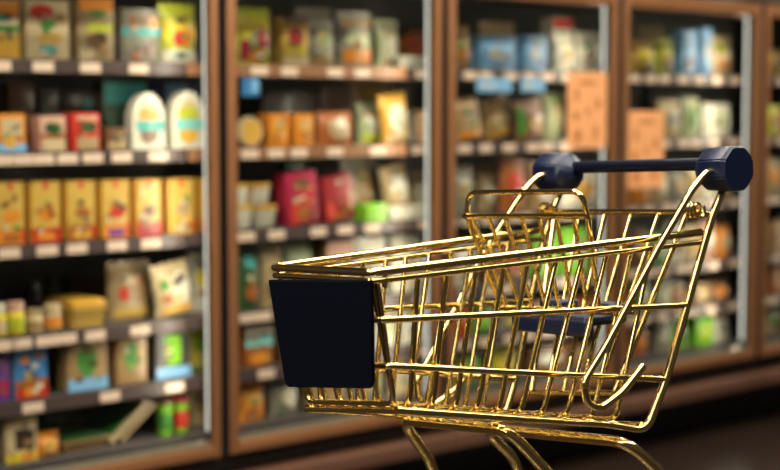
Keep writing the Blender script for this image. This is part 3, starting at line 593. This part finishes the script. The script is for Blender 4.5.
for s_ in (-1, 1): post(s_)
bm = bmesh.new(); tube(bm, fillet([P_(BF, -1, 0, -.002), P_(BF, 1, 0, -.002)], 0), .0034, 12); part('bottom_front_bar', bm)
bm = bmesh.new(); tube(bm, [L(.176, -.150, -.476), L(.176, .150, -.476)], .005, 12); part('bottom_rear_bar', bm)
# basket wires: each runs down one side, under the floor and up the other
TT = (.018, .128, .208, .292, .375, .445, .533, .616, .694, .774, .842); BB = (.0, .058, .144, .231, .312, .398, .486, .575, .674, .78, .884)
for t, b_ in zip(TT, BB):
    q, z = lerp(RF, RR, t), lerp(BF, BR, b_); i_ = -.0075
    bm = bmesh.new()
    top = lambda sd: P_(q, sd, i_ + .001, -.012); bot = lambda sd: P_(z, sd, i_ + .004, .0085)
    tube(bm, fillet([top(-1), bot(-1), bot(1), top(1)], .016, 6), .0039, 10); part('basket_wire', bm)
# front wires running down the nose and along the floor of the basket
for k in range(7):
    f = -0.9 + 1.8 * k / 6
    z = lerp(BF, BR, .93)
    bm = bmesh.new()
    tube(bm, fillet([L(RF[0] + .0065, f * RF[1], RF[2] - .012), L(BF[0] + .006, f * BF[1], BF[2] + .002), L(z[0], f * z[1] * .95, z[2] + .002)], .016, 6), .0034, 10); part('nose_wire', bm)
# welded corner clips on the rims
for s_ in (-1, 1):
    bm = bmesh.new()
    for t in (.03,):
        q = lerp(RF, RR, t); c = P_(q, s_, 0, -.008); tube(bm, [c + Vector((0, 0, .013)) , c + Vector((0, 0, -.013))], .0036, 12)
    part('corner_clip', bm)
# navy front panel hung on the nose
bm = bmesh.new()
def pan(a_, b_): # a_ across 0..1 from the near edge, b_ down 0..1
    t0, t1 = Vector((-.2885, -.1275, -.2222)), Vector((-.2885, .1030, -.2305)); q0, q1 = Vector((-.2705, -.1005, -.3646)), Vector((-.2705, .0955, -.3796))
    q = t0.lerp(t1, a_).lerp(q0.lerp(q1, a_), b_); return q + Vector((0, 0, CAM_H))
out = [pan(0, 0), pan(1, 0)]
for k in range(6): c_ = R(90 * k / 5); out.append(pan(1 - .045 * (1 - math.cos(c_)), 1 - .07 + .07 * math.sin(c_)))
for k in range(6): c_ = R(90 - 90 * k / 5); out.append(pan(.045 * (1 - math.cos(c_)), 1 - .07 + .07 * math.sin(c_)))
f = bm.faces.new([bm.verts.new(q) for q in out])
ex = bmesh.ops.extrude_face_region(bm, geom=[f])
for v in ex['geom']:
    if isinstance(v, bmesh.types.BMVert): v.co += Vector((-.005, 0, -.0008))
bmesh.ops.bevel(bm, geom=[e for e in bm.edges if len(e.link_faces) == 2 and e.calc_face_angle(0) > 1.0], offset=.0016, segments=2, affect='EDGES')
fp = part('front_panel', bm, NAVYP)
# handle
bm = bmesh.new(); tube(bm, [L(.342, -.15, -.0905), L(.342, .15, -.0905)], .0100, 20); part('handle_bar', bm, mat('navy_black_sleeve', (.002, .004, .014), .3, 0, .1, 60, spec=.4))
def grip(sd):
    bm = bmesh.new(); n = 8; secs = [(.128, .0125), (.143, .0290), (.152, .0340), (.192, .0362), (.199, .0350), (.202, .033)]; rings = []
    for v, r in secs:
        rings.append([bm.verts.new(L(.3430 + r * 1.06 * math.cos(R(22.5 + 45 * k)), sd * v, -.0985 + r * math.sin(R(22.5 + 45 * k)))) for k in range(n)])
    for A, B in zip(rings, rings[1:]):
        for k in range(n): bm.faces.new((A[k], A[(k + 1) % n], B[(k + 1) % n], B[k]))
    bm.faces.new(rings[0]); bm.faces.new(rings[-1])
    bmesh.ops.bevel(bm, geom=[e for e in bm.edges if abs(e.verts[0].co.y - e.verts[1].co.y) > .002], offset=.0022, segments=2, affect='EDGES')
    part('grip', bm, NAVY)
for s_ in (-1, 1): grip(s_)
# rear gate on a top bar with sprung hinge coils
bm = bmesh.new(); tube(bm, [L(.3005, -.160, -.1612), L(.3005, .160, -.1612)], .0046, 12)
for s_ in (-1, 1):
    tube(bm, [L(.3005, s_ * .160, -.1612), L(.3115, s_ * .1665, -.166)], .0044, 10)
gt = part('rear_gate', bm)
for k in range(6):
    f = -1 + 2 * k / 5
    bm = bmesh.new(); tube(bm, [L(.2965, f * .138, -.166), L(.1865, f * .088, -.430)], .0036 if 0 < k < 5 else .0048, 10); part('gate_rod', bm, GOLD, gt)
bm = bmesh.new(); tube(bm, [L(.1845, -.092, -.431), L(.1845, .092, -.431)], .0044, 10); part('gate_foot_bar', bm, GOLD, gt)
for s_ in (-1, 1):
    bm = bmesh.new()
    pts = [L(.2950 + .0095 * math.cos(a * .5), s_ * (.146 + .0011 * a * .5), -.1585 + .0105 * math.sin(a * .5)) for a in range(0, 40)]
    tube(bm, pts, .0022, 8); part('hinge_coil', bm, GOLD, gt)
# child seat: loop-topped back, slats and a moulded navy seat
bm = bmesh.new()
tube(bm, fillet([L(.1420, .104, -.300), L(.0895, .1195, -.1593), L(.0950, .1195, -.1236), L(.0950, -.1195, -.1236), L(.1080, -.1190, -.1600), L(.1420, -.104, -.300)], [0, .05, .02, .024, .08, 0], 7), .0042, 12)
tube(bm, [L(.0885, .124, -.1593), L(.1030, -.1215, -.1593)], .0042, 12)
cb = part('child_seat_back', bm)
for k in range(7):
    f = .88 - 1.66 * k / 6; x = .0885 + (.124 - f * .124) / .2455 * .0145
    bm = bmesh.new(); tube(bm, fillet([L(x + .001, f * .124, -.1590), L(.1175, f * .117, -.2194), L(.1420, f * .104, -.300)], .1, 4), .0034, 10); part('back_slat', bm, GOLD, cb)
bm = bmesh.new(); tube(bm, [L(.1425, -.108, -.300), L(.1425, .108, -.300)], .0040, 10)
for s_ in (-1, 1): tube(bm, [L(.1425, s_ * .085, -.303), L(.2330, s_ * .085, -.312)], .0034, 10)
part('seat_hanger', bm, GOLD, cb)
bm = bmesh.new(); Rt = Matrix.Rotation(R(0), 4, 'Y')
box(bm, (.140, -.078, -.3235 + CAM_H), (.230, .078, -.3085 + CAM_H), .006, seg=3)
box(bm, (.138, -.080, -.338 + CAM_H), (.158, .080, -.312 + CAM_H), .006, seg=3)
for s_ in (-1, 1): box(bm, (.196, s_ * .052 - .026, -.312 + CAM_H), (.236, s_ * .052 + .026, -.293 + CAM_H), .006, seg=3)
part('child_seat', bm, NAVY)
# leg frames: two bent tubes under the basket, a lower frame and four castors
def zfloor(u, v): # local w of the floor under a point (the cart leans a little)
    a = RM @ Vector((u, v, 0)); return (-ORG.z - a.z) / (RM @ Vector((0, 0, 1))).z
LEGW = -1.00
for (u, h, w_), (u1, h1, w1), r, u2, h2 in (((-.0536, .1160, -.4550), (.0083, .1290, -.5245), .0082, -.10, .150), ((.1425, .1530, -.4965), (.2087, .1570, -.5525), .0082, .27, .165)):
    bm = bmesh.new(); pts = []
    near = [L(u, -h, w_ - .000), L(u1, -h1, w1), L(u1 + .03, -h1 - .008, w1 - .055), L(u1 + .03, -h2, LEGW)]
    far = [L(q.x, -q.y, q.z - CAM_H) for q in near]
    tube(bm, fillet(near[::-1] + far, [0, .06, .10, .035, .035, .10, .06, 0], 8), r, 16); part('leg_frame', bm)
bm = bmesh.new(); tube(bm, fillet([L(.262, -.158, LEGW + .03), L(-.22, -.135, LEGW + .0), L(-.22, .135, LEGW + .0), L(.262, .158, LEGW + .03)], .05, 8), .0098, 16)
tube(bm, [L(.262, -.158, LEGW + .03), L(.262, .158, LEGW + .03)], .0098, 14); tube(bm, [L(.038, -.150, LEGW + .015), L(.038, .150, LEGW + .015)], .008, 14); part('lower_frame', bm)
for u, v, w_ in ((-.20, -.137, LEGW), (-.20, .137, LEGW), (.238, -.158, LEGW + .02), (.238, .158, LEGW + .02)):
    zf = zfloor(u, v) ; hub = zf + .0405
    bm = bmesh.new()
    for d in (-.017, .017): box(bm, (u - .009, v + d - .0018, hub - .008), (u + .009, v + d + .0018, hub + .052), .002)
    box(bm, (u - .014, v - .019, hub + .050), (u + .014, v + .019, hub + .057), .002); tube(bm, [(u, v, hub + .056), (u, v, w_ + CAM_H)], .009, 12)
    tube(bm, [(u, v - .021, hub), (u, v + .021, hub)], .004, 10)
    c_ = part('caster', bm, SILL)
    bm = bmesh.new(); n = 28; rings = []
    for rr, y in ((.012, -.012), (.034, -.012), (.040, -.007), (.040, .007), (.034, .012), (.012, .012)):
        rings.append([bm.verts.new((u + rr * math.cos(2 * math.pi * k / n), v + y, hub + rr * math.sin(2 * math.pi * k / n))) for k in range(n)])
    for A, B in zip(rings, rings[1:] + rings[:1]):
        for k in range(n): bm.faces.new((A[k], A[(k + 1) % n], B[(k + 1) % n], B[k]))
    part('wheel', bm, RUBBER, c_)
